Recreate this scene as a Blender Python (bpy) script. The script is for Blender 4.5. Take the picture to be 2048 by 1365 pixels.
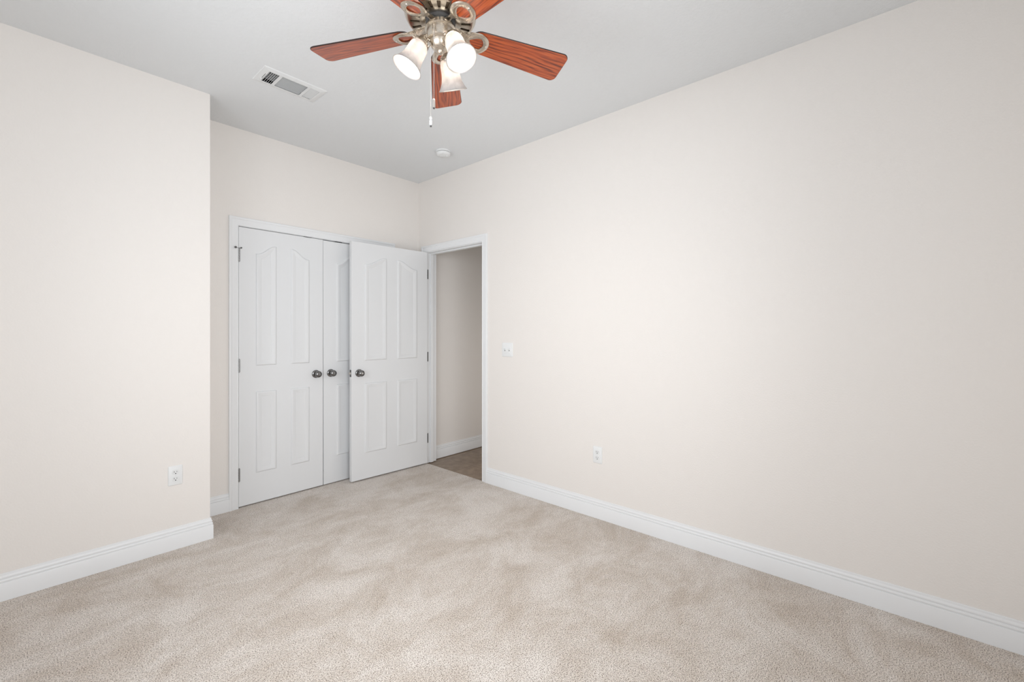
import bpy, bmesh, math, random
from mathutils import Vector, Matrix
from math import sin, cos, pi, radians, sqrt, atan2

for o in list(bpy.data.objects):
    bpy.data.objects.remove(o, do_unlink=True)
scene = bpy.context.scene
COL = scene.collection
random.seed(7)

# ------------------------------------------------------------------ camera
CAM = Vector((-2.6479, -3.5827, 1.2781))
PSI = radians(48.479)
cam = bpy.data.cameras.new('camera')
cam_ob = bpy.data.objects.new('camera', cam)
COL.objects.link(cam_ob)
cam.sensor_width = 36.0
cam.lens = 880.3 * 36.0 / 2048.0
cam.shift_y = -19.1 / 2048.0
cam.clip_start = 0.02
cam_ob.location = CAM
cam_ob.rotation_euler = (pi / 2, 0, -PSI)
scene.camera = cam_ob

# ------------------------------------------------------------------ world, lights, exposure
world = bpy.data.worlds.new('sky'); scene.world = world
world.use_nodes = True
world.node_tree.nodes['Background'].inputs[0].default_value = (0.75, 0.87, 1.0, 1)
world.node_tree.nodes['Background'].inputs[1].default_value = 1.0
scene.view_settings.view_transform = 'Standard'
scene.view_settings.look = 'None'
scene.view_settings.gamma = 1.0
scene.view_settings.use_curve_mapping = False
scene.view_settings.exposure = 0.0

def area(name, loc, rot, sx, sy, power, color, spread=180):
    l = bpy.data.lights.new(name, 'AREA'); l.shape = 'RECTANGLE'
    l.size = sx; l.size_y = sy; l.energy = power; l.color = color
    o = bpy.data.objects.new(name, l); COL.objects.link(o)
    l.spread = radians(spread)
    o.location = loc; o.rotation_euler = rot
    return o
# daylight entering through the two windows (left wall and back wall)
area('window_daylight_left', (-3.17, -2.2, 1.45), (radians(90), 0, radians(-90)), 1.7, 1.5, 19.5, (0.97, 0.985, 1.0), 130)
area('window_daylight_back', (-2.2, -4.20, 1.45), (radians(90), 0, 0), 1.3, 1.5, 24, (0.97, 0.985, 1.0), 130)
# added fill lamp inside the closed hall, brightening the wall behind the doorway
area('hall_fill', (1.0, -1.58, 0.75), (radians(90), 0, 0), 1.0, 1.3, 4.2, (1.0, 0.97, 0.93))
BULB_RADIANCE = 270.0
BULB_COLOR = (1.0, 0.90, 0.78)

# ------------------------------------------------------------------ materials
def new_mat(name):
    m = bpy.data.materials.new(name); m.use_nodes = True
    return m, m.node_tree, m.node_tree.nodes['Principled BSDF']

def plain(name, col, rough=0.5, metal=0.0, spec=0.5):
    m, nt, b = new_mat(name)
    b.inputs['Base Color'].default_value = (*col, 1)
    b.inputs['Roughness'].default_value = rough
    b.inputs['Metallic'].default_value = metal
    b.inputs['Specular IOR Level'].default_value = spec
    return m

def N(nt, t, **kw):
    n = nt.nodes.new(t)
    for k, v in kw.items():
        setattr(n, k, v)
    return n

def bumped(name, col, rough, scale, strength, dist=0.002, detail=3.0, spec=0.3, knock=None):
    m, nt, b = new_mat(name)
    b.inputs['Base Color'].default_value = (*col, 1)
    b.inputs['Roughness'].default_value = rough
    b.inputs['Specular IOR Level'].default_value = spec
    tc = N(nt, 'ShaderNodeTexCoord')
    n = N(nt, 'ShaderNodeTexNoise'); n.inputs['Scale'].default_value = scale; n.inputs['Detail'].default_value = detail
    nt.links.new(tc.outputs['Object'], n.inputs['Vector'])
    src = n.outputs['Fac']
    if knock:
        r = N(nt, 'ShaderNodeValToRGB')
        r.color_ramp.elements[0].position = knock[0]; r.color_ramp.elements[1].position = knock[1]
        nt.links.new(src, r.inputs[0]); src = r.outputs[0]
    bp = N(nt, 'ShaderNodeBump'); bp.inputs['Strength'].default_value = strength; bp.inputs['Distance'].default_value = dist
    nt.links.new(src, bp.inputs['Height']); nt.links.new(bp.outputs[0], b.inputs['Normal'])
    return m

M_WALL = bumped('wall_paint', (0.86, 0.822, 0.785), 0.6, 130, 0.42, 0.002, 2.0)
M_CEIL = bumped('ceiling_paint', (0.82, 0.835, 0.845), 0.8, 60, 0.14, 0.003, 2.5, 0.2, (0.42, 0.62))
M_TRIM = plain('white_trim_paint', (0.86, 0.87, 0.88), 0.35)
M_DOOR = bumped('white_door_paint', (0.81, 0.82, 0.83), 0.38, 260, 0.03, 0.001, 2.0, 0.4)
M_PLAST = plain('white_plastic', (0.84, 0.85, 0.85), 0.3)
M_PLAST2 = plain('white_plastic_inset', (0.80, 0.81, 0.81), 0.3)
M_DARK = plain('dark_recess', (0.015, 0.014, 0.013), 0.8)
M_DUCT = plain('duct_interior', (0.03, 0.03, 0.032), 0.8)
M_VENT = plain('white_enamel', (0.80, 0.81, 0.81), 0.35)
M_RUBBER = plain('grey_rubber', (0.10, 0.10, 0.10), 0.6)
M_PEWTER = plain('satin_pewter', (0.22, 0.22, 0.22), 0.16, 1.0)
M_HINGE = plain('hinge_metal', (0.33, 0.33, 0.33), 0.35, 1.0)

def brushed(name, col, rough):
    m, nt, b = new_mat(name)
    b.inputs['Metallic'].default_value = 1.0
    b.inputs['Base Color'].default_value = (*col, 1)
    tc = N(nt, 'ShaderNodeTexCoord')
    mp = N(nt, 'ShaderNodeMapping'); mp.inputs['Scale'].default_value = (6, 6, 260)
    n = N(nt, 'ShaderNodeTexNoise'); n.inputs['Scale'].default_value = 4.0
    nt.links.new(tc.outputs['Object'], mp.inputs[0]); nt.links.new(mp.outputs[0], n.inputs['Vector'])
    r = N(nt, 'ShaderNodeMapRange'); r.inputs[3].default_value = rough - 0.07; r.inputs[4].default_value = rough + 0.1
    nt.links.new(n.outputs['Fac'], r.inputs[0]); nt.links.new(r.outputs[0], b.inputs['Roughness'])
    return m
M_NICKEL = brushed('brushed_nickel', (0.62, 0.56, 0.48), 0.27)
M_NICKEL_D = plain('shadowed_motor_metal', (0.20, 0.16, 0.12), 0.5, 1.0)  # darkened nickel, shade behind the housing vents put into its colour
M_CHAIN = plain('chain_metal', (0.75, 0.73, 0.70), 0.3, 1.0)

def carpet():
    m, nt, b = new_mat('beige_carpet')
    b.inputs['Roughness'].default_value = 0.95
    b.inputs['Specular IOR Level'].default_value = 0.05
    b.inputs['Sheen Weight'].default_value = 0.25
    b.inputs['Sheen Roughness'].default_value = 0.5
    tc = N(nt, 'ShaderNodeTexCoord')
    L = nt.links.new
    fine = N(nt, 'ShaderNodeTexNoise'); fine.inputs['Scale'].default_value = 235; fine.inputs['Detail'].default_value = 2.5; fine.inputs['Roughness'].default_value = 0.6
    fine.inputs['Distortion'].default_value = 0.25
    L(tc.outputs['Object'], fine.inputs['Vector'])
    tuft = N(nt, 'ShaderNodeTexVoronoi'); tuft.inputs['Scale'].default_value = 190; tuft.feature = 'F1'
    L(tc.outputs['Object'], tuft.inputs['Vector'])
    # trodden pile, brushed one way or the other in broad strokes
    mp = N(nt, 'ShaderNodeMapping'); mp.inputs['Rotation'].default_value = (0, 0, radians(-40)); mp.inputs['Scale'].default_value = (1.0, 1.35, 1)
    L(tc.outputs['Object'], mp.inputs[0])
    big = N(nt, 'ShaderNodeTexNoise'); big.inputs['Scale'].default_value = 2.3; big.inputs['Detail'].default_value = 8; big.inputs['Roughness'].default_value = 0.74; big.inputs['Distortion'].default_value = 0.45
    L(mp.outputs[0], big.inputs['Vector'])
    r1 = N(nt, 'ShaderNodeValToRGB')
    r1.color_ramp.elements[0].position = 0.34; r1.color_ramp.elements[0].color = (0.21, 0.158, 0.118, 1)
    r1.color_ramp.elements[1].position = 0.545; r1.color_ramp.elements[1].color = (0.96, 0.89, 0.83, 1)
    L(fine.outputs['Fac'], r1.inputs[0])
    r2 = N(nt, 'ShaderNodeValToRGB')
    r2.color_ramp.elements[0].position = 0.36; r2.color_ramp.elements[0].color = (0.77, 0.72, 0.665, 1)
    r2.color_ramp.elements[1].position = 0.60; r2.color_ramp.elements[1].color = (1.0, 1.0, 1.0, 1)
    L(big.outputs['Fac'], r2.inputs[0])
    mx = N(nt, 'ShaderNodeMix', data_type='RGBA', blend_type='MULTIPLY'); mx.inputs[0].default_value = 1.0
    L(r1.outputs[0], mx.inputs[6]); L(r2.outputs[0], mx.inputs[7])
    L(mx.outputs[2], b.inputs['Base Color'])
    add = N(nt, 'ShaderNodeMath', operation='SUBTRACT')
    L(fine.outputs['Fac'], add.inputs[0]); L(tuft.outputs['Distance'], add.inputs[1])
    bp = N(nt, 'ShaderNodeBump'); bp.inputs['Strength'].default_value = 0.55; bp.inputs['Distance'].default_value = 0.006
    L(add.outputs[0], bp.inputs['Height']); L(bp.outputs[0], b.inputs['Normal'])
    return m
M_CARPET = carpet()

def tile():
    m, nt, b = new_mat('brown_floor_tile')
    L = nt.links.new
    b.inputs['Roughness'].default_value = 0.35
    tc = N(nt, 'ShaderNodeTexCoord')
    mp = N(nt, 'ShaderNodeMapping'); mp.inputs['Location'].default_value = (-0.25, 0.506 + 0.34 * 4, 0)
    L(tc.outputs['Object'], mp.inputs[0])
    br = N(nt, 'ShaderNodeTexBrick'); br.offset = 0.0; br.squash = 1.0
    br.inputs['Scale'].default_value = 1.0
    br.inputs['Brick Width'].default_value = 0.34; br.inputs['Row Height'].default_value = 0.34
    br.inputs['Mortar Size'].default_value = 0.0035
    br.inputs['Color1'].default_value = (0.31, 0.225, 0.16, 1); br.inputs['Color2'].default_value = (0.27, 0.195, 0.135, 1)
    br.inputs['Mortar'].default_value = (0.16, 0.115, 0.08, 1)
    L(mp.outputs[0], br.inputs['Vector'])
    n = N(nt, 'ShaderNodeTexNoise'); n.inputs['Scale'].default_value = 14; n.inputs['Detail'].default_value = 5
    L(tc.outputs['Object'], n.inputs['Vector'])
    r = N(nt, 'ShaderNodeValToRGB'); r.color_ramp.elements[0].position = 0.3; r.color_ramp.elements[0].color = (0.72, 0.70, 0.68, 1)
    r.color_ramp.elements[1].position = 0.7; r.color_ramp.elements[1].color = (1.15, 1.15, 1.15, 1)
    L(n.outputs['Fac'], r.inputs[0])
    mx = N(nt, 'ShaderNodeMix', data_type='RGBA', blend_type='MULTIPLY'); mx.inputs[0].default_value = 1.0
    L(br.outputs['Color'], mx.inputs[6]); L(r.outputs[0], mx.inputs[7]); L(mx.outputs[2], b.inputs['Base Color'])
    return m
M_TILE = tile()

def cherry():
    m, nt, b = new_mat('cherry_wood')
    L = nt.links.new
    b.inputs['Roughness'].default_value = 0.33
    b.inputs['Specular IOR Level'].default_value = 0.6
    b.inputs['Coat Weight'].default_value = 0.35
    b.inputs['Coat Roughness'].default_value = 0.22
    tc = N(nt, 'ShaderNodeTexCoord'); oi = N(nt, 'ShaderNodeObjectInfo')
    ad = N(nt, 'ShaderNodeVectorMath', operation='ADD'); sc = N(nt, 'ShaderNodeVectorMath', operation='SCALE')
    cb = N(nt, 'ShaderNodeCombineXYZ'); L(oi.outputs['Random'], cb.inputs[0]); L(oi.outputs['Random'], cb.inputs[1])
    L(cb.outputs[0], sc.inputs[0]); sc.inputs['Scale'].default_value = 9.0
    L(tc.outputs['Object'], ad.inputs[0]); L(sc.outputs[0], ad.inputs[1])
    mp = N(nt, 'ShaderNodeMapping'); mp.inputs['Scale'].default_value = (0.16, 1.0, 1.0)
    L(ad.outputs[0], mp.inputs[0])
    fr = N(nt, 'ShaderNodeTexWave'); fr.wave_type = 'BANDS'; fr.bands_direction = 'Y'
    fr.inputs['Scale'].default_value = 17; fr.inputs['Distortion'].default_value = 16.0
    fr.inputs['Detail'].default_value = 3.0; fr.inputs['Detail Scale'].default_value = 0.9
    L(mp.outputs[0], fr.inputs['Vector'])
    mp2 = N(nt, 'ShaderNodeMapping'); mp2.inputs['Scale'].default_value = (12, 260, 260)
    L(ad.outputs[0], mp2.inputs[0])
    n1 = N(nt, 'ShaderNodeTexNoise'); n1.inputs['Scale'].default_value = 1.0; n1.inputs['Detail'].default_value = 3
    L(mp2.outputs[0], n1.inputs['Vector'])
    mixv = N(nt, 'ShaderNodeMath', operation='MULTIPLY_ADD'); mixv.inputs[1].default_value = 0.34
    L(fr.outputs[0], mixv.inputs[0]); L(n1.outputs['Fac'], mixv.inputs[2])
    r = N(nt, 'ShaderNodeValToRGB')
    e = r.color_ramp.elements
    e[0].position = 0.34; e[0].color = (0.10, 0.013, 0.004, 1)
    e[1].position = 0.95; e[1].color = (0.52, 0.105, 0.022, 1)
    x = r.color_ramp.elements.new(0.62); x.color = (0.36, 0.058, 0.012, 1)
    L(mixv.outputs[0], r.inputs[0]); L(r.outputs[0], b.inputs['Base Color'])
    return m
M_WOOD = cherry()
M_WOOD_EDGE = plain('dark_blade_edge', (0.02, 0.008, 0.006), 0.4)

def alabaster():
    m = bpy.data.materials.new('frosted_alabaster_glass'); m.use_nodes = True
    nt = m.node_tree; L = nt.links.new
    for n in list(nt.nodes):
        nt.nodes.remove(n)
    out = N(nt, 'ShaderNodeOutputMaterial')
    tc = N(nt, 'ShaderNodeTexCoord')
    n = N(nt, 'ShaderNodeTexNoise'); n.inputs['Scale'].default_value = 28; n.inputs['Detail'].default_value = 4; n.inputs['Distortion'].default_value = 1.2
    L(tc.outputs['Object'], n.inputs['Vector'])
    r = N(nt, 'ShaderNodeValToRGB'); r.color_ramp.elements[0].position = 0.35; r.color_ramp.elements[0].color = (0.24, 0.222, 0.21, 1)
    r.color_ramp.elements[1].position = 0.65; r.color_ramp.elements[1].color = (0.42, 0.405, 0.395, 1)
    L(n.outputs['Fac'], r.inputs[0])
    tr = N(nt, 'ShaderNodeBsdfTranslucent'); df = N(nt, 'ShaderNodeBsdfDiffuse'); gl = N(nt, 'ShaderNodeBsdfGlossy')
    gl.inputs['Roughness'].default_value = 0.2
    L(r.outputs[0], tr.inputs[0]); df.inputs[0].default_value = (0.72, 0.70, 0.69, 1)
    m1 = N(nt, 'ShaderNodeMixShader'); m1.inputs[0].default_value = 0.5
    L(tr.outputs[0], m1.inputs[1]); L(df.outputs[0], m1.inputs[2])
    m2 = N(nt, 'ShaderNodeMixShader'); m2.inputs[0].default_value = 0.05
    L(m1.outputs[0], m2.inputs[1]); L(gl.outputs[0], m2.inputs[2])
    L(m2.outputs[0], out.inputs[0])
    return m
M_GLASS = alabaster()
def bulbmat():
    m, nt, b = new_mat('lit_bulb')
    b.inputs['Base Color'].default_value = (1, 0.97, 0.92, 1)
    b.inputs['Emission Color'].default_value = (*BULB_COLOR, 1)
    b.inputs['Emission Strength'].default_value = BULB_RADIANCE
    return m
M_BULB = bulbmat()
def clear_glass():
    m, nt, b = new_mat('clear_acrylic')
    b.inputs['Base Color'].default_value = (0.93, 0.94, 0.95, 1); b.inputs['Roughness'].default_value = 0.05
    b.inputs['Transmission Weight'].default_value = 0.6
    return m
M_CLEAR = clear_glass()

# ------------------------------------------------------------------ helpers
def obj(name, bm, mats, parent=None, smooth=None, mtx=None, bevel=None):
    bmesh.ops.remove_doubles(bm, verts=bm.verts, dist=1e-6)
    bmesh.ops.recalc_face_normals(bm, faces=bm.faces)
    me = bpy.data.meshes.new(name)
    bm.to_mesh(me); bm.free()
    if not isinstance(mats, (list, tuple)):
        mats = [mats]
    for m in mats:
        me.materials.append(m)
    if smooth is not None:
        me.shade_smooth()
        if smooth < 180:
            me.set_sharp_from_angle(angle=radians(smooth))
    o = bpy.data.objects.new(name, me); COL.objects.link(o)
    if parent is not None:
        o.parent = parent
    if mtx is not None:
        o.matrix_local = mtx
    if bevel:
        b = o.modifiers.new('bevel', 'BEVEL'); b.width = bevel; b.segments = 2; b.limit_method = 'ANGLE'; b.angle_limit = radians(40)
    return o

def tag(o, label, cat, group=None, kind=None):
    o['label'] = label; o['category'] = cat
    if group: o['group'] = group
    if kind: o['kind'] = kind
    return o

def empty(name, loc, rz=0.0):
    o = bpy.data.objects.new(name, None); COL.objects.link(o)
    o.empty_display_size = 0.05
    o.location = loc; o.rotation_euler = (0, 0, rz)
    return o

def box(bm, x0, x1, y0, y1, z0, z1, mat=0, mtx=None):
    v = [bm.verts.new((x, y, z)) for x in (x0, x1) for y in (y0, y1) for z in (z0, z1)]
    if mtx is not None:
        for q in v: q.co = mtx @ q.co
    for f in ((0, 1, 3, 2), (4, 6, 7, 5), (0, 4, 5, 1), (2, 3, 7, 6), (0, 2, 6, 4), (1, 5, 7, 3)):
        fc = bm.faces.new([v[i] for i in f]); fc.material_index = mat
    return v

def lathe(bm, prof, n=48, mtx=None, mat=0, closed=False):
    """prof: list of (r, z); spins round local z"""
    rings = []
    for r, z in prof:
        if r < 1e-6:
            p = Vector((0, 0, z)); p = mtx @ p if mtx is not None else p
            rings.append([bm.verts.new(p)])
        else:
            ring = []
            for i in range(n):
                a = 2 * pi * i / n
                p = Vector((r * cos(a), r * sin(a), z)); p = mtx @ p if mtx is not None else p
                ring.append(bm.verts.new(p))
            rings.append(ring)
    if closed:
        rings.append(rings[0])
    for a, b in zip(rings, rings[1:]):
        for i in range(n):
            j = (i + 1) % n
            if len(a) == 1 and len(b) == 1: continue
            if len(a) == 1: f = bm.faces.new((a[0], b[i], b[j]))
            elif len(b) == 1: f = bm.faces.new((a[i], a[j], b[0]))
            else: f = bm.faces.new((a[i], a[j], b[j], b[i]))
            f.material_index = mat

def tube(bm, pts, rad, n=10, mat=0):
    pts = [Vector(p) for p in pts]
    rings = []
    up = Vector((0, 0, 1))
    for i, p in enumerate(pts):
        t = (pts[min(i + 1, len(pts) - 1)] - pts[max(i - 1, 0)]).normalized()
        a = t.cross(up if abs(t.z) < 0.95 else Vector((1, 0, 0))).normalized(); b = t.cross(a)
        rr = rad[i] if isinstance(rad, (list, tuple)) else rad
        rings.append([bm.verts.new(p + (a * cos(2 * pi * k / n) + b * sin(2 * pi * k / n)) * rr) for k in range(n)])
    for q, w in zip(rings, rings[1:]):
        for k in range(n):
            f = bm.faces.new((q[k], q[(k + 1) % n], w[(k + 1) % n], w[k])); f.material_index = mat
    bm.faces.new(rings[0]); bm.faces.new(rings[-1])

def sweep(bm, stations, prof, close=True):
    """stations: functions mapping profile point (a, b) to world; loft between successive stations"""
    rings = [[bm.verts.new(st(a, b)) for a, b in prof] for st in stations]
    n = len(prof)
    for q, w in zip(rings, rings[1:]):
        for k in range(n if close else n - 1):
            bm.faces.new((q[k], q[(k + 1) % n], w[(k + 1) % n], w[k]))
    if close:
        bm.faces.new(rings[0]); bm.faces.new(rings[-1])

def struct(o, label, cat):
    return tag(o, label, cat, kind='structure')

# ------------------------------------------------------------------ room dimensions (metres)
H = 2.743
XL, YB = -3.15, -4.18           # left and back wall
YA, XA = -0.385, -1.849         # projecting wall on the left
DY0, DY1 = -0.133, -0.898       # bedroom doorway (right wall), jamb faces
CX0, CX1 = -1.579, -0.339       # closet opening
DT = 2.040                      # top of openings
WT = 0.116                      # wall thickness

# floor
bm = bmesh.new(); box(bm, XL - 0.1, 0.0, YB - 0.1, 0.75, -0.05, 0.0)
struct(obj('floor', bm, M_CARPET), 'beige cut pile carpet covering the bedroom floor', 'carpet')
bm = bmesh.new(); box(bm, 0.0, 1.7, -1.6, -0.05, -0.06, -0.006)
struct(obj('floor_hall', bm, M_TILE), 'brown square tile floor of the hall beyond the doorway', 'tile floor')

# ceiling with the duct opening
VX0, VX1, VY0, VY1 = -1.738, -1.385, -0.963, -0.769
gx0, gx1, gy0, gy1 = -1.712, -1.405, -0.937, -0.795
bm = bmesh.new()
X0c, X1c, Y0c, Y1c = XL - 0.1, 1.7, YB - 0.1, 0.75
for (a, b, c, d) in ((X0c, gx0, Y0c, Y1c), (gx1, X1c, Y0c, Y1c), (gx0, gx1, Y0c, gy0), (gx0, gx1, gy1, Y1c)):
    box(bm, a, b, c, d, H, H + 0.03)
struct(obj('ceiling', bm, M_CEIL), 'pale grey white lightly textured ceiling', 'ceiling')

# walls
bm = bmesh.new(); box(bm, XL - 0.1, XA, YA, 0.02, 0, H)
struct(obj('wall_left', bm, M_WALL), 'cream wall section projecting on the left, with an outlet low down', 'wall')
bm = bmesh.new()
box(bm, XA, CX0 - 0.018, 0, WT, 0, H); box(bm, CX1 + 0.018, 0.0, 0, WT, 0, H); box(bm, CX0 - 0.018, CX1 + 0.018, 0, WT, DT + 0.018, H)
struct(obj('wall_closet', bm, M_WALL), 'cream wall around the closet doors', 'wall')
bm = bmesh.new()
box(bm, 0, WT, YB - 0.1, DY1 - 0.018, 0, H); box(bm, 0, WT, DY0 + 0.018, WT, 0, H); box(bm, 0, WT, DY1 - 0.018, DY0 + 0.018, DT + 0.018, H)
struct(obj('wall_right', bm, M_WALL), 'long cream wall on the right with a doorway, switch and outlet', 'wall')
# closet interior
bm = bmesh.new()
box(bm, XA, 0.0, 0.70, 0.75, 0, H); box(bm, XA - 0.05, XA, 0.02, 0.75, 0, H); box(bm, 0.0, 0.05, WT, 0.75, 0, H)
struct(obj('wall_closet_inside', bm, M_WALL), 'inside walls of the closet behind its doors', 'wall')
# hall
bm = bmesh.new()
box(bm, WT, 1.7, -0.075, 0.0, -0.006, H); box(bm, 1.65, 1.7, -1.6, -0.075, -0.006, H); box(bm, WT, 1.7, -1.65, -1.6, -0.006, H)
struct(obj('wall_hall', bm, M_WALL), 'shaded cream hall wall seen through the doorway', 'wall')

def wall_with_window(name, axis, c, s0, s1, w0, w1, z0, z1, t, label):
    bm = bmesh.new()
    def bx(a, b, q, r):
        if axis == 'x': box(bm, min(c, c + t), max(c, c + t), a, b, q, r)
        else: box(bm, a, b, min(c, c + t), max(c, c + t), q, r)
    bx(s0, w0, 0, H); bx(w1, s1, 0, H); bx(w0, w1, 0, z0); bx(w0, w1, z1, H)
    struct(obj(name, bm, M_WALL), label, 'wall')
wall_with_window('wall_window', 'x', XL, YB - 0.1, YA, -3.1, -1.3, 0.65, 2.25, -0.12, 'cream wall with a window, beside the camera')
wall_with_window('wall_back', 'y', YB, XL, 0.0, -2.9, -1.5, 0.65, 2.25, -0.12, 'cream wall with a window, behind the camera')
def window(name, axis, c, w0, w1, z0, z1):
    bm = bmesh.new()
    def bx(a, b, q, r):
        if axis == 'x': box(bm, c - 0.11, c - 0.07, a, b, q, r)
        else: box(bm, a, b, c - 0.11, c - 0.07, q, r)
    zm = (z0 + z1) / 2
    bx(w0, w0 + 0.05, z0, z1); bx(w1 - 0.05, w1, z0, z1); bx(w0 + 0.05, w1 - 0.05, z0, z0 + 0.05); bx(w0 + 0.05, w1 - 0.05, z1 - 0.05, z1); bx(w0 + 0.05, w1 - 0.05, zm - 0.025, zm + 0.025)
    struct(obj(name, bm, M_TRIM), 'white single hung window frame in the ' + ('left' if axis == 'x' else 'back') + ' wall', 'window')
window('window_1', 'x', XL, -3.1, -1.3, 0.65, 2.25)
window('window_2', 'y', YB, -2.9, -1.5, 0.65, 2.25)

# ------------------------------------------------------------------ baseboards
BH = 0.128
# (protrusion, height)
BP = [(0, 0), (0.0145, 0), (0.0145, 0.0830), (0.0137, 0.0848), (0.0104, 0.0853), (0.0102, 0.0866), (0.0120, 0.0890), (0.0129, 0.0925), (0.0125, 0.0965),
      (0.0108, 0.0998), (0.0076, 0.1008), (0.0074, 0.1022), (0.0092, 0.1050), (0.0099, 0.1090), (0.0089, 0.1135), (0.0062, 0.1170), (0.0056, 0.1190), (0.0056, 0.1255), (0.0040, BH), (0, BH)]
def base_run(name, pts, label):
    """pts: polyline on the wall faces, room on the right hand of travel... mitred"""
    bm = bmesh.new()
    P = [Vector(p) for p in pts]
    st = []
    for i, p in enumerate(P):
        def nrm(a, b):
            d = (b - a).normalized(); return Vector((d.y, -d.x))
        if i == 0: m = nrm(P[0], P[1])
        elif i == len(P) - 1: m = nrm(P[-2], P[-1])
        else:
            n1, n2 = nrm(P[i - 1], P[i]), nrm(P[i], P[i + 1])
            m = n1 + n2; m = m / (m.dot(n1))
        st.append(lambda a, b, p=p, m=m: Vector((p.x + m.x * a, p.y + m.y * a, b)))
    sweep(bm, st, BP)
    return struct(obj(name, bm, M_TRIM, smooth=28), label, 'baseboard')
base_run('baseboard_left', [(XL, YA), (XA, YA), (XA, 0), (CX0 - 0.062, 0)], 'white moulded baseboard along the projecting left wall and around its corner')
base_run('baseboard_closet', [(CX1 + 0.062, 0), (0, 0), (0, DY0 + 0.066)], 'white baseboard piece in the corner behind the open door')
base_run('baseboard_right', [(0, DY1 - 0.066), (0, YB)], 'long white moulded baseboard along the right wall')
base_run('baseboard_back', [(0, YB), (XL, YB), (XL, YA)], 'white baseboard along the window walls')
base_run('baseboard_hall', [(WT, -0.075), (1.65, -0.075)], 'white moulded baseboard on the hall wall beyond the doorway')

# ------------------------------------------------------------------ casings and jambs
CW = 0.062
# (distance from inner edge, protrusion)
CP = [(0, 0), (0, 0.0075), (0.0015, 0.0095), (0.0045, 0.0100), (0.0075, 0.0090), (0.0090, 0.0078), (0.0115, 0.0078), (0.020, 0.0100),
      (0.032, 0.0118), (0.042, 0.0125), (0.0440, 0.0140), (0.0465, 0.0160), (0.0520, 0.0168), (0.0580, 0.0165), (0.0610, 0.0150), (CW, 0.012), (CW, 0)]
def casing(name, s0, s1, top, f, label):
    bm = bmesh.new()
    st = [lambda a, b: f(s0 - a, b, 0.0), lambda a, b: f(s0 - a, b, top + a), lambda a, b: f(s1 + a, b, top + a), lambda a, b: f(s1 + a, b, 0.0)]
    sweep(bm, st, CP)
    return struct(obj(name, bm, M_TRIM, smooth=28), label, 'door casing')
casing('trim_1', CX0 - 0.001, CX1 + 0.001, DT + 0.002, lambda s, b, z: Vector((s, -b, z)), 'white moulded casing around the closet doors')
casing('trim_2', DY1 - 0.005, DY0 + 0.005, DT + 0.005, lambda s, b, z: Vector((-b, s, z)), 'white moulded casing around the hall doorway')

def jamb(name, f, s0, s1, d0, d1, top, stop0, stop1, label):
    bm = bmesh.new()
    def bx(a, b, c, d, e, g):
        p, q = f(a, c, e), f(b, d, g)
        box(bm, min(p.x, q.x), max(p.x, q.x), min(p.y, q.y), max(p.y, q.y), e, g)
    bx(s0 - 0.018, s0, d0, d1, 0, top + 0.018); bx(s1, s1 + 0.018, d0, d1, 0, top + 0.018); bx(s0, s1, d0, d1, top, top + 0.018)
    bx(s0, s0 + 0.011, stop0, stop1, 0, top); bx(s1 - 0.011, s1, stop0, stop1, 0, top); bx(s0 + 0.011, s1 - 0.011, stop0, stop1, top - 0.011, top)
    return struct(obj(name, bm, M_TRIM, bevel=0.0012), label, 'door jamb')
jamb('trim_3', lambda s, d, z: Vector((s, d, z)), CX0, CX1, 0.0, WT, DT, 0.040, 0.075, 'white jamb lining the closet opening')
jamb('trim_4', lambda s, d, z: Vector((d, s, z)), DY1, DY0, 0.0, WT, DT, 0.040, 0.075, 'white jamb lining the hall doorway')

# ------------------------------------------------------------------ moulded four panel doors
def arch(P, d):
    _, x0, x1, z0, zlo, zhi, k = P
    pw = x1 - x0
    def f(x):
        t = max(0.0, min(1.0, (x - x0) / pw))
        if k == 1: t = 1 - t
        s = 0.8 * t ** 3 * (6 * t * t - 15 * t + 10) + 0.2 * (3 * t * t - 2 * t ** 3)
        return zlo + (zhi - zlo) * s
    out = [Vector((x0 + d, z0 + d)), Vector((x1 - d, z0 + d))]
    for i in range(21):
        x = x1 - d - (pw - 2 * d) * i / 20
        sl = (f(x + 0.001) - f(x - 0.001)) / 0.002
        out.append(Vector((x, f(x) - d * sqrt(1 + sl * sl))))
    return out

def inset_poly(P, d):
    if P[0] == 'arch': return arch(P, d)
    n = len(P); out = []
    for i in range(n):
        a, b, c = P[i - 1], P[i], P[(i + 1) % n]
        e1 = (b - a).normalized(); e2 = (c - b).normalized()
        n1 = Vector((-e1.y, e1.x)); n2 = Vector((-e2.y, e2.x))
        m = n1 + n2
        m = m / max(0.35, m.dot(n1))
        out.append(b + m * d)
    return out

PROF = [(0.0, 0.0), (0.002, -0.0040), (0.005, -0.0075), (0.009, -0.0090), (0.013, -0.0090), (0.018, -0.0078), (0.030, -0.0036), (0.0360, -0.0024), (0.0372, -0.0012), (0.040, -0.0008)]
def panel_outlines(W):
    st = 0.112 if W < 0.7 else 0.118          # stile
    mid = 0.106 if W < 0.7 else 0.110         # centre stile
    pw = (W - 2 * st - mid) / 2
    zb0, zb1 = 0.222, 0.822                   # lower panels
    zt0, zlo, zhi = 1.016, 1.846, 1.916       # upper panels, outer and inner top
    outs = []
    for k in (0, 1):
        x0 = st if k == 0 else st + pw + mid
        x1 = x0 + pw
        outs.append([Vector((x0, zb0)), Vector((x1, zb0)), Vector((x1, zb1)), Vector((x0, zb1))])
        outs.append(('arch', x0, x1, zt0, zlo, zhi, k))
    return outs

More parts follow.
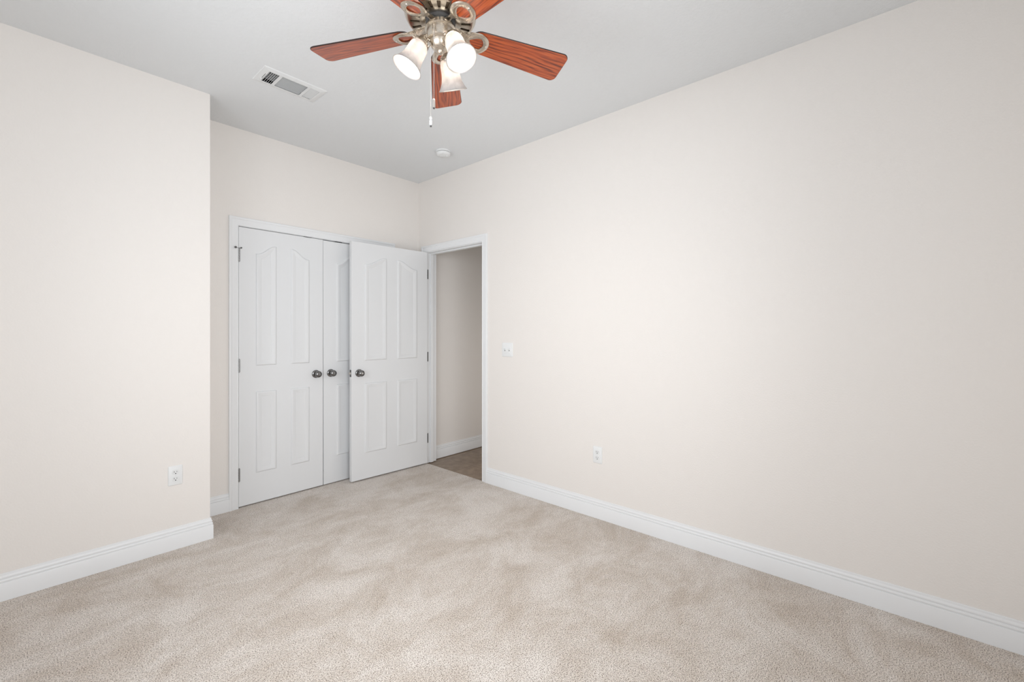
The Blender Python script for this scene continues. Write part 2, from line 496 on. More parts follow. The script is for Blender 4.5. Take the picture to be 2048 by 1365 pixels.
def door_leaf(W, Hd, T):
    """local: x along width 0..W, y from 0 (visible face) to T, z 0..Hd; both faces moulded"""
    bm = bmesh.new()
    outs = panel_outlines(W)
    def face(y, sgn):
        rim = [bm.verts.new((x, y, z)) for x, z in ((0, 0), (W, 0), (W, Hd), (0, Hd))]
        edges = [bm.edges.new((rim[i], rim[(i + 1) % 4])) for i in range(4)]
        for P in outs:
            prev = None
            for d, h in PROF:
                Q = inset_poly(P, d)
                ring = [bm.verts.new((q.x, y - sgn * h, q.y)) for q in Q]
                if prev is None:
                    edges += [bm.edges.new((ring[i], ring[(i + 1) % len(ring)])) for i in range(len(ring))]
                else:
                    for i in range(len(ring)):
                        j = (i + 1) % len(ring)
                        bm.faces.new((prev[i], prev[j], ring[j], ring[i]))
                prev = ring
            n = len(prev)
            if n == 4: bm.faces.new(prev)
            else:
                # strips from the bottom edge up to the arched top
                lo = [bm.verts.new((v.co.x, v.co.y, 1.5)) for v in prev[2:]]
                tp = prev[2:]
                for i in range(len(tp) - 1):
                    bm.faces.new((tp[i], tp[i + 1], lo[i + 1], lo[i]))
                bm.faces.new([prev[0], prev[1]] + lo)
        bmesh.ops.triangle_fill(bm, use_beauty=True, edges=edges)
        return rim
    a = face(0.0, -1); b = face(T, 1)
    for i in range(4):
        j = (i + 1) % 4
        bm.faces.new((a[i], a[j], b[j], b[i]))
    return bm

def knob_mesh(button=False):
    """axis along local +z (out of the door)"""
    bm = bmesh.new()
    lathe(bm, [(0, 0), (0.0325, 0), (0.0325, 0.003), (0.030, 0.0065), (0.026, 0.009), (0.0225, 0.0095), (0.0205, 0.012), (0.013, 0.013), (0.0115, 0.016), (0.0115, 0.024),
               (0.014, 0.028), (0.0215, 0.033), (0.0262, 0.040), (0.0272, 0.047), (0.0255, 0.054), (0.021, 0.059), (0.014, 0.0625), (0.007, 0.0635), (0, 0.0638)], 40)
    return bm
def mk_knob(parent, loc, flip, button=False):
    # out of the visible face = local -y
    mt = Matrix.Translation(loc) @ Matrix.Rotation(radians(90 if not flip else -90), 4, 'X')
    k = obj('door_knob', knob_mesh(), M_PEWTER, parent, smooth=40, mtx=mt)
    if button:
        bm = bmesh.new()
        lathe(bm, [(0, 0.066), (0.004, 0.066), (0.0062, 0.0655), (0.0065, 0.0635), (0.0095, 0.0628), (0.0095, 0.0600), (0, 0.0600)], 20)
        b = obj('lock_button', bm, M_CHAIN, k, smooth=40)
    return k
def mk_hinge(parent, loc, h=0.092, leafs=True):
    bm = bmesh.new()
    # knuckle in five barrels, pin tips, narrow leaf edge
    z = 0.0
    for i in range(5):
        lathe(bm, [(0, z + 0.0005), (0.0055, z + 0.0005), (0.0062, z + 0.001), (0.0062, z + h / 5 - 0.001), (0.0055, z + h / 5 - 0.0005), (0, z + h / 5 - 0.0005)], 16)
        z += h / 5
    lathe(bm, [(0, h), (0.0045, h), (0.005, h + 0.002), (0.003, h + 0.0045), (0, h + 0.005)], 12)
    lathe(bm, [(0, -0.004), (0.003, -0.0035), (0.0045, 0), (0, 0)], 12)
    if leafs:
        box(bm, 0.001, 0.0085, 0.0035, 0.0055, 0.0, h)
    return obj('hinge', bm, M_HINGE, parent, smooth=35, mtx=Matrix.Translation(loc))

HD = 2.027
# left closet leaf
WL = 0.6165
d1 = empty('door_1', (CX0 + 0.0025, 0.0, 0.009))
tag(d1, 'white four panel closet door leaf on the left, with hinges and a knob', 'closet door', kind='structure')
obj('door_slab', door_leaf(WL, HD, 0.035), M_DOOR, d1, smooth=22)
mk_knob(d1, (WL - 0.058, 0, 0.922), False)
for z in (0.185, 0.975, 1.775):
    mk_hinge(d1, (-0.001, -0.0065, z))
# hinge pin door stop on the top hinge
bm = bmesh.new()
zt = 1.775 + 0.097
box(bm, -0.024, 0.012, -0.0115, -0.0015, zt - 0.0015, zt + 0.0015)
tube(bm, [(-0.020, -0.0065, zt), (-0.026, -0.016, zt), (-0.026, -0.019, zt)], 0.003, 10)
tube(bm, [(0.010, -0.0065, zt), (0.010, -0.019, zt)], 0.003, 10)
st = obj('hinge_pin_stop', bm, M_HINGE, d1, smooth=35)
bm = bmesh.new()
lathe(bm, [(0, -0.006), (0.0062, -0.006), (0.0072, -0.004), (0.0072, 0.003), (0.006, 0.0045), (0, 0.005)], 16, Matrix.Translation((-0.026, -0.022, zt)) @ Matrix.Rotation(radians(90), 4, 'X'))
lathe(bm, [(0, -0.004), (0.0048, -0.004), (0.0055, -0.002), (0.0055, 0.002), (0.0045, 0.003), (0, 0.003)], 16, Matrix.Translation((0.010, -0.021, zt)) @ Matrix.Rotation(radians(90), 4, 'X'))
obj('rubber_tip', bm, M_RUBBER, st, smooth=40)
# right closet leaf, hanging very slightly out of square
d2 = empty('door_2', (CX1 - 0.0025, 0.0, 0.009))
d2.rotation_euler = (0, radians(-0.11), 0)
tag(d2, 'white closet door leaf on the right, partly hidden by the open door', 'closet door', kind='structure')
obj('door_slab', door_leaf(WL - 0.005, HD - 0.002, 0.035), M_DOOR, d2, smooth=22, mtx=Matrix.Translation((-(WL - 0.005), 0.001, 0)))
mk_knob(d2, (-(WL - 0.005) + 0.062, 0.001, 0.922), False)
for z in (0.185, 0.975, 1.775):
    mk_hinge(d2, (0.001, -0.0065, z), leafs=False)
# ball catches in the head jamb
for i, (xx) in enumerate((-1.083, -0.823)):
    bm = bmesh.new(); box(bm, -0.03, 0.03, -0.0008, 0.02, -0.0025, 0.0018)
    c = obj('ball_catch', bm, M_DARK, None)
    c.location = (xx, 0.0, DT - 0.0018)
    tag(c, 'dark metal ball catch strike above the ' + ('left' if i == 0 else 'right') + ' closet door', 'ball catch', 'ball catches at the closet head')

# open bedroom door: hinge edge near the jamb, opened a little past square
hx, hy, fx, fy = -0.0135, -0.1600, -0.7740, -0.1235
W3 = sqrt((hx - fx) ** 2 + (hy - fy) ** 2)
d3 = empty('door_3', (fx, fy, 0.012), atan2(hy - fy, hx - fx))
tag(d3, 'white four panel bedroom door standing open in front of the closet', 'door', kind='structure')
obj('door_slab', door_leaf(W3, HD, 0.035), M_DOOR, d3, smooth=22)
mk_knob(d3, (0.066, 0, 0.912), False, True)
mk_knob(d3, (0.066, 0.035, 0.912), True)
bm = bmesh.new()
box(bm, -0.0012, 0.0006, 0.005, 0.030, 0.882, 0.942)
lp = obj('latch_plate', bm, M_RUBBER, d3, bevel=0.0006)
bm = bmesh.new()
v = box(bm, -0.012, 0.0, 0.0105, 0.0245, 0.903, 0.921)
for q in v:
    if q.co.x < -0.006 and q.co.y < 0.015: q.co.x = -0.002
obj('latch_bolt', bm, M_CHAIN, lp, bevel=0.0008)
for z in (0.185, 0.975, 1.775):
    bm = bmesh.new()
    # knuckle behind the slab plus a leaf let into the hinge edge and one on the jamb
    for i in range(5):
        zz = i * 0.0184
        lathe(bm, [(0, zz + 0.0005), (0.0062, zz + 0.0005), (0.0062, zz + 0.0179), (0, zz + 0.0179)], 14, Matrix.Translation((W3 + 0.005, 0.033, 0)))
    box(bm, W3 - 0.0004, W3 + 0.0016, 0.003, 0.033, 0, 0.092)
    box(bm, W3 + 0.0035, W3 + 0.0275, 0.0222, 0.0245, 0, 0.092)
    obj('hinge', bm, M_RUBBER, d3, smooth=35, mtx=Matrix.Translation((0, 0, z)))

# ------------------------------------------------------------------ electrical plates
def rounded_rect(w, h, r, n=6):
    pts = []
    for cx, cz, a0 in ((w / 2 - r, h / 2 - r, 0), (-w / 2 + r, h / 2 - r, 90), (-w / 2 + r, -h / 2 + r, 180), (w / 2 - r, -h / 2 + r, 270)):
        for i in range(n + 1):
            a = radians(a0 + 90 * i / n); pts.append((cx + r * cos(a), cz + r * sin(a)))
    return pts
def pillow_plate(bm, w, h, t, r=0.006):
    """plate on local xz plane, front towards -y"""
    rings = []
    for ins, y in ((0, 0), (0, -t * 0.35), (0.0015, -t * 0.75), (0.005, -t)):
        rings.append([bm.verts.new((x, y, z)) for x, z in rounded_rect(w - 2 * ins, h - 2 * ins, max(0.001, r - ins))])
    for a, b in zip(rings, rings[1:]):
        n = len(a)
        for i in range(n):
            bm.faces.new((a[i], a[(i + 1) % n], b[(i + 1) % n], b[i]))
    bm.faces.new(rings[-1]); bm.faces.new(rings[0])
def prism(bm, pts, y0, y1, mat=0):
    a = [bm.verts.new((x, y0, z)) for x, z in pts]; b = [bm.verts.new((x, y1, z)) for x, z in pts]
    n = len(pts)
    for i in range(n):
        f = bm.faces.new((a[i], a[(i + 1) % n], b[(i + 1) % n], b[i])); f.material_index = mat
    for r in (a, b):
        f = bm.faces.new(r); f.material_index = mat
def outlet(loc, rz, label):
    t = empty('wall_outlet', loc, rz); tag(t, label, 'outlet')
    bm = bmesh.new(); pillow_plate(bm, 0.070, 0.114, 0.006)
    obj('cover_plate', bm, M_PLAST, t, smooth=30)
    for s in (1, -1):
        zc = 0.0195 * s
        bm = bmesh.new()
        pts = []
        for i in range(32):
            a = 2 * pi * i / 32
            pts.append((0.0172 * cos(a), max(-0.0135, min(0.0135, 0.0172 * sin(a))) + zc))
        prism(bm, pts, -0.004, -0.0078)
        rc = obj('receptacle', bm, M_PLAST2, t, bevel=0.0006)
        bm = bmesh.new()
        box(bm, -0.0075, -0.0055, -0.0081, -0.007, zc - 0.001, zc + 0.0070)
        box(bm, 0.0052, 0.0070, -0.0081, -0.007, zc - 0.0000, zc + 0.0062)
        prism(bm, [(0.0028 * cos(radians(a)), zc - 0.0072 + 0.0028 * sin(radians(a))) for a in range(0, 360, 24)], -0.0081, -0.007)
        obj('slot', bm, M_DARK, rc)
    bm = bmesh.new(); prism(bm, [(0.003 * cos(radians(a)), 0.003 * sin(radians(a))) for a in range(0, 360, 24)], -0.0055, -0.0072)
    obj('screw', bm, M_PLAST2, t)
outlet((-2.0225, YA, 0.432), 0, 'white duplex outlet low on the projecting left wall')
outlet((0.0, -2.023, 0.432), radians(-90), 'white duplex outlet low on the long right wall')
t = empty('light_switch', (0.0, -1.190, 1.130), radians(-90)); tag(t, 'white two gang switch plate on the right wall beside the doorway', 'light switch')
bm = bmesh.new(); pillow_plate(bm, 0.116, 0.114, 0.006)
obj('cover_plate', bm, M_PLAST, t, smooth=30)
for s in (-0.023, 0.023):
    bm = bmesh.new()
    box(bm, s - 0.0055, s + 0.0055, -0.0066, -0.005, -0.012, 0.012)
    tf = obj('toggle_frame', bm, M_PLAST2, t, bevel=0.0004)
    bm = bmesh.new(); v = box(bm, s - 0.0038, s + 0.0038, -0.0170, -0.006, -0.0010, 0.0070)
    for q in v:
        if q.co.y < -0.01: q.co.z += 0.005
    box(bm, s - 0.0036, s + 0.0036, -0.0069, -0.0064, -0.0110, -0.0030, mat=1)
    obj('toggle', bm, [M_PLAST, M_RUBBER], tf, bevel=0.0006)
    for z in (0.030, -0.030):
        bm = bmesh.new(); prism(bm, [(s + 0.0028 * cos(radians(a)), z + 0.0028 * sin(radians(a))) for a in range(0, 360, 24)], -0.0055, -0.0066)
        obj('screw', bm, M_PLAST2, t)

# ------------------------------------------------------------------ smoke detector
t = empty('smoke_detector', (-0.338, -0.792, H)); tag(t, 'round white smoke detector on the ceiling near the corner above the doors', 'smoke detector')
bm = bmesh.new(); lathe(bm, [(0, 0), (0.060, 0), (0.060, -0.010), (0.057, -0.012), (0.0, -0.012)], 48)
obj('base', bm, M_PLAST, t, smooth=35)
bm = bmesh.new(); lathe(bm, [(0, -0.0118), (0.0535, -0.0118), (0.0535, -0.0155), (0, -0.0155)], 48)
obj('sensor_gap', bm, M_DARK, t, smooth=35)
bm = bmesh.new(); lathe(bm, [(0, -0.0152), (0.057, -0.0152), (0.057, -0.021), (0.054, -0.029), (0.047, -0.035), (0.036, -0.0375), (0.030, -0.0370), (0.026, -0.0395), (0.012, -0.0410), (0, -0.0412)], 48)
cv = obj('cover', bm, M_PLAST, t, smooth=50)
bm = bmesh.new(); lathe(bm, [(0, -0.043), (0.008, -0.043), (0.010, -0.041), (0.010, -0.036), (0, -0.036)], 24, Matrix.Translation((0.018, -0.022, 0)))
obj('test_button', bm, M_PLAST2, cv, smooth=40)

# ------------------------------------------------------------------ ceiling register
t = empty('ceiling_vent', ((VX0 + VX1) / 2, (VY0 + VY1) / 2, H)); tag(t, 'white rectangular ceiling air register with three banks of louvres', 'air vent')
hx_, hy_ = (VX1 - VX0) / 2, (VY1 - VY0) / 2
bm = bmesh.new()
banks = [(-0.141, -0.087), (-0.070, 0.072), (0.089, 0.141)]
ly0, ly1 = -0.066, 0.064
Z1 = -0.009
# face plate with three openings
xs = [-0.150] + [v for b in banks for v in b] + [0.150]
ys = [-0.074, ly0, ly1, 0.074]
for i in range(len(xs) - 1):
    for j in range(3):
        if j == 1 and i % 2 == 1: continue
        box(bm, xs[i], xs[i + 1], ys[j], ys[j + 1], Z1, Z1 + 0.0012)
# sloping flange round the plate
o = [(-hx_, -hy_), (hx_, -hy_), (hx_, hy_), (-hx_, hy_)]; q = [(-0.150, -0.074), (0.150, -0.074), (0.150, 0.074), (-0.150, 0.074)]
va = [bm.verts.new((x, y, 0)) for x, y in o]; vb = [bm.verts.new((x * 0.985, y * 0.975, -0.004)) for x, y in o]; vc = [bm.verts.new((x, y, Z1)) for x, y in q]
for i in range(4):
    j = (i + 1) % 4
    bm.faces.new((va[i], va[j], vb[j], vb[i])); bm.faces.new((vb[i], vb[j], vc[j], vc[i]))
obj('face_plate', bm, M_VENT, t)
def slat(bm, p0, p1, w, ang, th=0.0009):
    """flat slat between two points, width w, turned ang about its length"""
    p0, p1 = Vector(p0), Vector(p1); d = (p1 - p0).normalized(); s = Vector((0, 0, 1)).cross(d)
    u = s * cos(ang) + Vector((0, 0, 1)) * sin(ang); nn = d.cross(u) * th / 2
    v = [bm.verts.new(c) for c in (p0 - u * w / 2 - nn, p0 + u * w / 2 - nn, p0 + u * w / 2 + nn, p0 - u * w / 2 + nn, p1 - u * w / 2 - nn, p1 + u * w / 2 - nn, p1 + u * w / 2 + nn, p1 - u * w / 2 + nn)]
    for f in ((0, 1, 2, 3), (4, 7, 6, 5), (0, 4, 5, 1), (1, 5, 6, 2), (2, 6, 7, 3), (3, 7, 4, 0)):
        bm.faces.new([v[i] for i in f])
# left bank: louvres across, steep, with damper blades behind
for i in range(5):
    x = banks[0][0] + (i + 0.5) * 0.0108
    bm = bmesh.new(); slat(bm, (x, ly0, -0.005), (x, ly1, -0.005), 0.009, radians(-48)); obj('louvre', bm, M_VENT, t)
for i in range(12):
    y = ly0 + (i + 0.5) * (ly1 - ly0) / 12
    bm = bmesh.new(); slat(bm, (banks[1][0], y, -0.0045), (banks[1][1], y, -0.0045), 0.0072, radians(72)); obj('louvre', bm, M_VENT, t)
for i in range(5):
    x = banks[2][0] + (i + 0.5) * 0.0104
    bm = bmesh.new(); slat(bm, (x, ly0, -0.005), (x, ly1, -0.005), 0.0105, radians(35)); obj('louvre', bm, M_VENT, t)
for i in range(5):
    y = ly0 + (i + 0.5) * (ly1 - ly0) / 5
    bm = bmesh.new(); slat(bm, (-0.148, y, 0.014), (0.148, y, 0.014), 0.016, radians(70)); obj('damper_blade', bm, M_PLAST2, t)
bm = bmesh.new(); box(bm, -0.1495, -0.1475, -0.030, 0.028, Z1 - 0.0003, Z1 + 0.0006)
obj('lever_slot', bm, M_DARK, t)
bm = bmesh.new(); box(bm, -0.153, -0.148, 0.034, 0.040, Z1 - 0.010, Z1 + 0.001)
obj('lever', bm, M_VENT, t, bevel=0.0008)
# duct above
cxv, cyv = (VX0 + VX1) / 2, (VY0 + VY1) / 2
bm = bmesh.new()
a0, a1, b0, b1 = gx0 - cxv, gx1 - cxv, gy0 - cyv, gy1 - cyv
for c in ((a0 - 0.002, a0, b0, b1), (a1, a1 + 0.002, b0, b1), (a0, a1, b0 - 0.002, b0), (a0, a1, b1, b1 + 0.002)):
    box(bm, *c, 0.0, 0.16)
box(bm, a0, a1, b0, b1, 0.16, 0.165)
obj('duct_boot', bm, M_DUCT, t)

# ------------------------------------------------------------------ ceiling fan
FC = Vector((-1.551, -2.241, H))
fan = empty('ceiling_fan', FC); tag(fan, 'five blade ceiling fan in cherry wood and brushed nickel with three lit bell shades', 'ceiling fan')
def fz(z): return z - H           # absolute height -> fan local
PH = radians(119.07)
# canopy and housing
bm = bmesh.new()
lathe(bm, [(0, 0), (0.066, 0), (0.068, -0.006), (0.066, -0.030), (0.052, -0.045), (0.030, -0.052), (0.020, -0.056), (0.020, -0.075), (0, -0.075)], 56)
obj('canopy', bm, M_NICKEL, fan, smooth=35)
bm = bmesh.new()
lathe(bm, [(0.018, fz(2.675)), (0.050, fz(2.672)), (0.090, fz(2.655)), (0.118, fz(2.625)), (0.132, fz(2.585)), (0.139, fz(2.560)), (0.141, fz(2.548)), (0.141, fz(2.520)), (0.137, fz(2.500)), (0.130, fz(2.486)), (0.124, fz(2.4795)), (0.121, fz(2.4785))], 100)
# bottom plate with twenty radial vents
NS = 20; r_in, r0, r1, r_out = 0.058, 0.080, 0.1165, 0.121
zb = fz(2.4785)
sub = 10
dz_ = {r_in: 0.0, r0: 0.0, r1: 0.0, r_out: 0.0}
vs = {}
def pv(r, k):
    k %= NS * sub
    key = (r, k)
    if key not in vs:
        a = PH + radians(36) + 2 * pi * (k + 0.0) / (NS * sub)
        vs[key] = bm.verts.new((r * cos(a), r * sin(a), zb + (0.004 if r == r_in else 0)))
    return vs[key]
for s in range(NS):
    for k in range(sub):
        kk = s * sub + k - 2
        bm.faces.new((pv(r_in, kk), pv(r_in, kk + 1), pv(r0, kk + 1), pv(r0, kk)))
        bm.faces.new((pv(r1, kk), pv(r1, kk + 1), pv(r_out, kk + 1), pv(r_out, kk)))
        if not (0 <= k < 4):
            bm.faces.new((pv(r0, kk), pv(r0, kk + 1), pv(r1, kk + 1), pv(r1, kk)))
        else:
            # turned up edges of the vent
            pass
for s in range(NS):
    loop = [pv(r0, s * sub - 2 + k) for k in range(5)] + [pv(r1, s * sub + 2 - k) for k in range(5)]
    up = [bm.verts.new(v.co + Vector((0, 0, 0.004))) for v in loop]
    for i in range(len(loop)):
        j = (i + 1) % len(loop)
        bm.faces.new((loop[i], loop[j], up[j], up[i]))
mh = obj('motor_housing', bm, M_NICKEL, fan, smooth=30)
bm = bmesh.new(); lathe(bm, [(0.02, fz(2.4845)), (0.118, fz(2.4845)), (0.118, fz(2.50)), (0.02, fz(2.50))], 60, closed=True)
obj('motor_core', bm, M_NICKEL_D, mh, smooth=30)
# flywheel under the motor
bm = bmesh.new()
lathe(bm, [(0, fz(2.483)), (0.057, fz(2.483)), (0.057, fz(2.474)), (0.046, fz(2.473)), (0.045, fz(2.456)), (0, fz(2.456))], 56)
obj('flywheel', bm, M_RUBBER, fan, smooth=30)
bm = bmesh.new()
for k in range(5):
    a0 = PH + radians(36 + 72 * k + 2.2); a1 = a0 + radians(72 - 4.4)
    R0, R1 = 0.0465, 0.0485
    prev = None
    for i in range(13):
        a = a0 + (a1 - a0) * i / 12
        ring = [bm.verts.new((R * cos(a), R * sin(a), z)) for R, z in ((R0 - 0.01, fz(2.4565)), (R1, fz(2.4565)), (R1, fz(2.4715)), (R0 - 0.01, fz(2.4715)))]
        if prev:
            for m in range(4): bm.faces.new((prev[m], prev[(m + 1) % 4], ring[(m + 1) % 4], ring[m]))
        else: bm.faces.new(ring)
        prev = ring
    bm.faces.new(prev)
obj('collar', bm, M_NICKEL, fan, smooth=30)

TAU = radians(-12.36)
DROOP = radians(2.5)
ZBL = fz(2.450)
def blade_mesh():
    bm = bmesh.new()
    r0, r1, w0, w1 = 0.118, 0.5375, 0.100, 0.1475
    def hw(r): return (w0 + (w1 - w0) * (r - r0) / (r1 - r0)) / 2
    pts = []
    def arc(cx, cy, rad, a0, a1, n=8):
        for i in range(n + 1):
            a = radians(a0 + (a1 - a0) * i / n); pts.append((cx + rad * cos(a), cy + rad * sin(a)))
    rc = 0.026; rr = 0.046
    arc(r1 - rc, hw(r1) - rc, rc, 0, 90); arc(r0 + rr, hw(r0 + rr) - rr, rr, 90, 180); arc(r0 + rr, -hw(r0 + rr) + rr, rr, 180, 270); arc(r1 - rc, -hw(r1) + rc, rc, 270, 360)
    th = 0.0055
    layers = [(-th / 2, 0.0012), (-th / 2 + 0.0012, 0), (th / 2 - 0.0012, 0), (th / 2, 0.0012)]
    cxm = (r0 + r1) / 2
    rings = []
    for z, ins in layers:
        rings.append([bm.verts.new((cxm + (x - cxm) * (1 - ins / 0.21), y * (1 - ins / 0.055), z)) for x, y in pts])
    n = len(pts)
    for a, b in zip(rings, rings[1:]):
        for i in range(n):
            f = bm.faces.new((a[i], a[(i + 1) % n], b[(i + 1) % n], b[i])); f.material_index = 1
    bm.faces.new(rings[0]); bm.faces.new(rings[-1])
    return bm
def iron_mesh():
    """blade bracket, x outwards along the blade, z up, fan local"""
    bm = bmesh.new()
    zb_ = ZBL - 0.0035
    def zc(x, y):
        t = max(0, min(1, (x - 0.058) / 0.070)); t = t * t * (3 - 2 * t)
        z_in = fz(2.4660)
        z_out = zb_ - 0.0025 - x * sin(DROOP) + y * math.tan(TAU) - 0.003 * sin(pi * max(0, min(1, (x - 0.12) / 0.07)))
        return z_in * (1 - t) + z_out * t
    n = 56
    outer, inner = [], []
    for i in range(n):
        a = 2 * pi * i / n
        # outer teardrop, pinched towards the hub
        c, s = cos(a), sin(a)
        x = 0.150 + 0.047 * c; y = 0.046 * s
        if c < 0:
            x = 0.150 + 0.060 * c; y = 0.046 * s * (1 - 0.18 * (-c) ** 1.5)
        outer.append((x, y))
        xi = 0.153 + 0.021 * c; yi = 0.0255 * s
        if c < 0:
            xi = 0.153 + 0.036 * c; yi = 0.0255 * s * (1 - 0.5 * (-c) ** 1.6)
        inner.append((xi, yi))
    mid = [((a[0] + b[0]) / 2, (a[1] + b[1]) / 2) for a, b in zip(outer, inner)]
    def ring(P, dz): return [bm.verts.new((x, y, zc(x, y) + dz)) for x, y in P]
    def mixp(P, Q, t): return [(p[0] * (1 - t) + q[0] * t, p[1] * (1 - t) + q[1] * t) for p, q in zip(P, Q)]
    seq = [ring(outer, 0.0), ring(mixp(outer, inner, 0.18), -0.0030), ring(mixp(outer, inner, 0.5), -0.0042), ring(mixp(outer, inner, 0.82), -0.0026), ring(inner, 0.0), ring(inner, 0.0035), ring(outer, 0.0035)]
    for p, q in zip(seq, seq[1:] + seq[:1]):
        for i in range(n):
            bm.faces.new((p[i], p[(i + 1) % n], q[(i + 1) % n], q[i]))
    # arm to the flywheel
    prev = None
    for i in range(13):
        t = i / 12; x = 0.036 + 0.074 * t
        w = 0.015 - 0.005 * sin(pi * min(1, t * 1.25)) + (0.010 * max(0, t - 0.55) / 0.45)
        rg = [bm.verts.new((x, yy, zc(x, 0) + dz)) for yy, dz in ((-w, 0.0025), (-w, -0.001), (-w * 0.6, -0.0038), (0, -0.0048), (w * 0.6, -0.0038), (w, -0.001), (w, 0.0025))]
        if prev:
            for m in range(7): bm.faces.new((prev[m], prev[(m + 1) % 7], rg[(m + 1) % 7], rg[m]))
        else: bm.faces.new(rg)
        prev = rg
    bm.faces.new(prev)
    # crescent boss at the outer end
    return bm
tilt = Matrix.Rotation(DROOP, 4, 'Y') @ Matrix.Rotation(TAU, 4, 'X')
blade0 = iron0 = screw0 = None
def screw_mesh():
    bm = bmesh.new()
    lathe(bm, [(0, -0.0030), (0.0028, -0.0024), (0.004, -0.0008), (0.004, 0.001), (0, 0.001)], 14)
    return bm
SCREWS = [(0.186, 0.0), (0.165, 0.034), (0.165, -0.034)]
for k in range(5):
    a = PH + radians(72 * k)
    rot = Matrix.Rotation(a, 4, 'Z')
    mb = rot @ Matrix.Translation((0, 0, ZBL)) @ tilt
    if k == 0:
        blade0 = obj('blade', blade_mesh(), [M_WOOD, M_WOOD_EDGE], fan, mtx=mb)
        iron0 = obj('blade_bracket', iron_mesh(), M_NICKEL, fan, smooth=40, mtx=rot)
        screw0 = []
        for x, y in SCREWS:
            screw0.append(obj('screw', screw_mesh(), M_CHAIN, iron0, smooth=40, mtx=Matrix.Translation((x, y, ZBL - 0.0095 - x * sin(DROOP) + y * math.tan(TAU)))))
    else:
        b = blade0.copy(); COL.objects.link(b); b.parent = fan; b.matrix_local = mb
        c = iron0.copy(); COL.objects.link(c); c.parent = fan; c.matrix_local = rot
        for q in screw0:
            s = q.copy(); COL.objects.link(s); s.parent = c

# switch housing
bm = bmesh.new()
lathe(bm, [(0, fz(2.453)), (0.058, fz(2.453)), (0.0605, fz(2.451)), (0.0605, fz(2.4475)), (0.057, fz(2.4455)), (0.0535, fz(2.444)), (0.0535, fz(2.412)), (0.052, fz(2.406)), (0.046, fz(2.402)),
           (0.042, fz(2.400)), (0.040, fz(2.392)), (0.034, fz(2.380)), (0.022, fz(2.370)), (0.014, fz(2.366)), (0.012, fz(2.360)), (0.008, fz(2.356)), (0, fz(2.355))], 60)
obj('switch_housing', bm, M_NICKEL, fan, smooth=35)

# light kit
TS = radians(28.0)
RHO, ZR, LS = 0.128, fz(2.284), 0.115
for k in range(3):
    a = radians(27 + 120 * k)
    u = Vector((cos(a), sin(a), 0))
    rim = u * RHO + Vector((0, 0, ZR))
    ax = u * sin(TS) + Vector((0, 0, -cos(TS)))        # from neck to rim
    neck = rim - ax * LS
    q = ax.to_track_quat('Z', 'Y').to_matrix().to_4x4()
    mt = Matrix.Translation(neck) @ q
    # bell shade with thickness
    outp = [(0.0240, 0.000), (0.0265, 0.003), (0.0310, 0.009), (0.0345, 0.017), (0.0362, 0.027), (0.0366, 0.040), (0.0370, 0.055), (0.0388, 0.070), (0.0425, 0.085), (0.0485, 0.099), (0.0555, 0.111), (0.0590, LS)]
    inp = [(r - 0.0028, z + 0.0006) for r, z in outp][::-1]
    inp[0] = (0.0568, LS + 0.0004)
    bm = bmesh.new(); lathe(bm, outp + [(0.0580, LS + 0.0012)] + inp, 56, closed=True)
    sh = obj('light_shade', bm, M_GLASS, fan, smooth=60, mtx=mt)
    bm = bmesh.new(); lathe(bm, [(0, 0.016), (0.010, 0.017), (0.013, 0.026), (0.019, 0.042), (0.0225, 0.055), (0.0215, 0.067), (0.015, 0.077), (0.006, 0.0815), (0, 0.082)], 28)
    bulb = obj('bulb', bm, M_BULB, sh, smooth=60)
    # fitter cup and arm
    bm = bmesh.new()
    lathe(bm, [(0, -0.030), (0.008, -0.030), (0.014, -0.027), (0.0175, -0.020), (0.0195, -0.012), (0.0285, -0.006), (0.0315, -0.001), (0.0320, 0.007), (0.0305, 0.0075), (0.0295, 0.001), (0.024, -0.003), (0, -0.003)], 40)
    for j in range(3):
        b_ = radians(60 + 120 * j)
        lathe(bm, [(0, 0.0), (0.0022, 0.0), (0.0022, 0.004), (0.0048, 0.0042), (0.0052, 0.0070), (0.003, 0.0095), (0, 0.010)], 12,
              Matrix.Translation((0.0305 * cos(b_), 0.0305 * sin(b_), 0.004)) @ Matrix.Rotation(b_, 4, 'Z') @ Matrix.Rotation(radians(90), 4, 'Y'))
    sk = obj('shade_fitter', bm, M_NICKEL, fan, smooth=35, mtx=mt)
    bm = bmesh.new()
    p0 = u * 0.030 + Vector((0, 0, fz(2.398))); p3 = neck - ax * 0.024; p1 = u * 0.056 + Vector((0, 0, fz(2.416))); p2 = p3 - ax * 0.014
    pts = [p0 * (1 - s) ** 3 + p1 * 3 * s * (1 - s) ** 2 + p2 * 3 * s * s * (1 - s) + p3 * s ** 3 for s in [i / 10 for i in range(11)]]
    tube(bm, pts, 0.0095, 14)
    obj('light_arm', bm, M_NICKEL, fan, smooth=50)

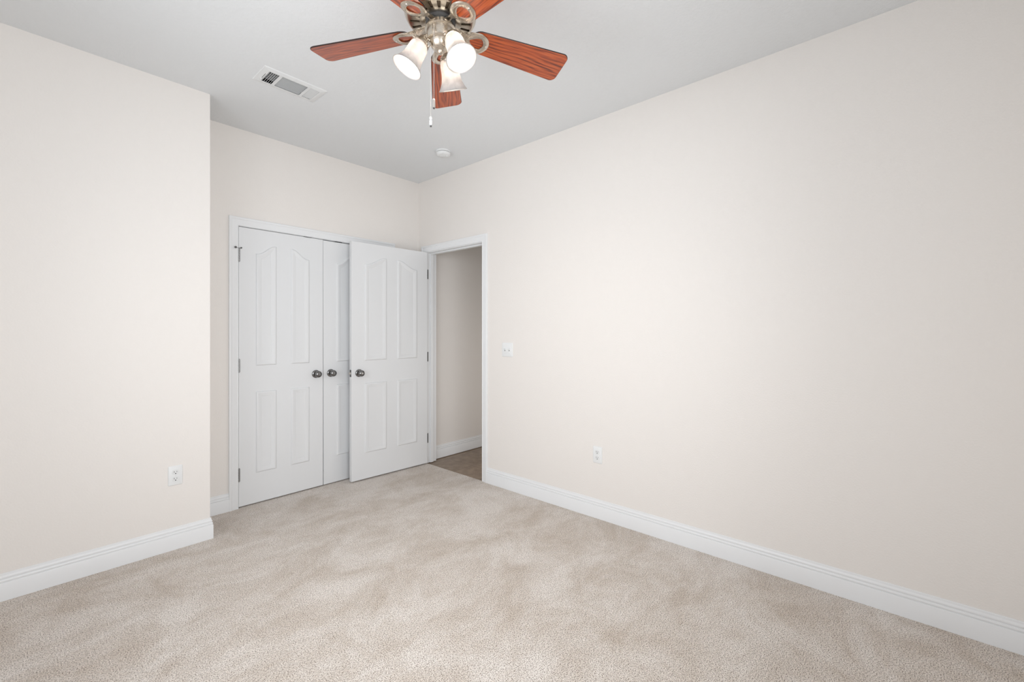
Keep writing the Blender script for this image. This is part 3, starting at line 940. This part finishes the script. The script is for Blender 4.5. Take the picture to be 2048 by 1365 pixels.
# pull chains
def chain(name, p_top, z_end, fob, clear):
    x, y, zt_ = p_top
    bm = bmesh.new()
    z = zt_
    while z > z_end:
        bmesh.ops.create_icosphere(bm, subdivisions=1, radius=0.0016, matrix=Matrix.Translation((x, y, z)))
        z -= 0.0040
    tube(bm, [(x, y, zt_), (x, y, z_end)], 0.0005, 6)
    c = obj(name, bm, M_CHAIN, fan, smooth=60)
    bm = bmesh.new()
    if clear:
        lathe(bm, [(0, 0), (0.003, -0.0005), (0.0052, -0.004), (0.0056, -0.009), (0.0045, -0.0125), (0.0036, -0.0135), (0.0058, -0.0155), (0.0062, -0.022), (0.0058, -0.030), (0.0045, -0.034), (0, -0.0345)], 20, Matrix.Translation((x, y, z_end)))
        f = obj('chain_pull', bm, M_CLEAR, c, smooth=30)
        bm = bmesh.new(); lathe(bm, [(0, -0.0345), (0.0038, -0.0345), (0.0038, -0.0385), (0, -0.0385)], 16, Matrix.Translation((x, y, z_end)))
    else:
        lathe(bm, [(0, 0), (0.003, -0.001), (0.0042, -0.003), (0.0050, -0.006), (0.0056, -0.028), (0.0050, -0.034), (0, -0.034)], 20, Matrix.Translation((x, y, z_end)))
        f = obj('chain_pull', bm, M_CHAIN, c, smooth=30)
        bm = bmesh.new(); lathe(bm, [(0, -0.0338), (0.0045, -0.0338), (0.0040, -0.0375), (0, -0.0375)], 16, Matrix.Translation((x, y, z_end)))
    obj('pull_tip', bm, M_RUBBER, f, smooth=30)
ch1 = Vector((-1.6085, -2.2535)) - FC.xy
ch2 = Vector((-1.6020, -2.2640)) - FC.xy
chain('pull_chain', (ch1.x, ch1.y, fz(2.352)), fz(2.089), None, True)
chain('pull_chain', (ch2.x, ch2.y, fz(2.432)), fz(2.155), None, False)
for c_, z in ((ch1, fz(2.354)), (ch2, fz(2.434))):
    bm = bmesh.new()
    d = Vector((c_.x, c_.y)).normalized()
    tube(bm, [(d.x * 0.036, d.y * 0.036, z + 0.006), (c_.x * 0.96, c_.y * 0.96, z + 0.004), (c_.x, c_.y, z)], 0.0036, 10)
    obj('chain_guide', bm, M_NICKEL, fan, smooth=50)
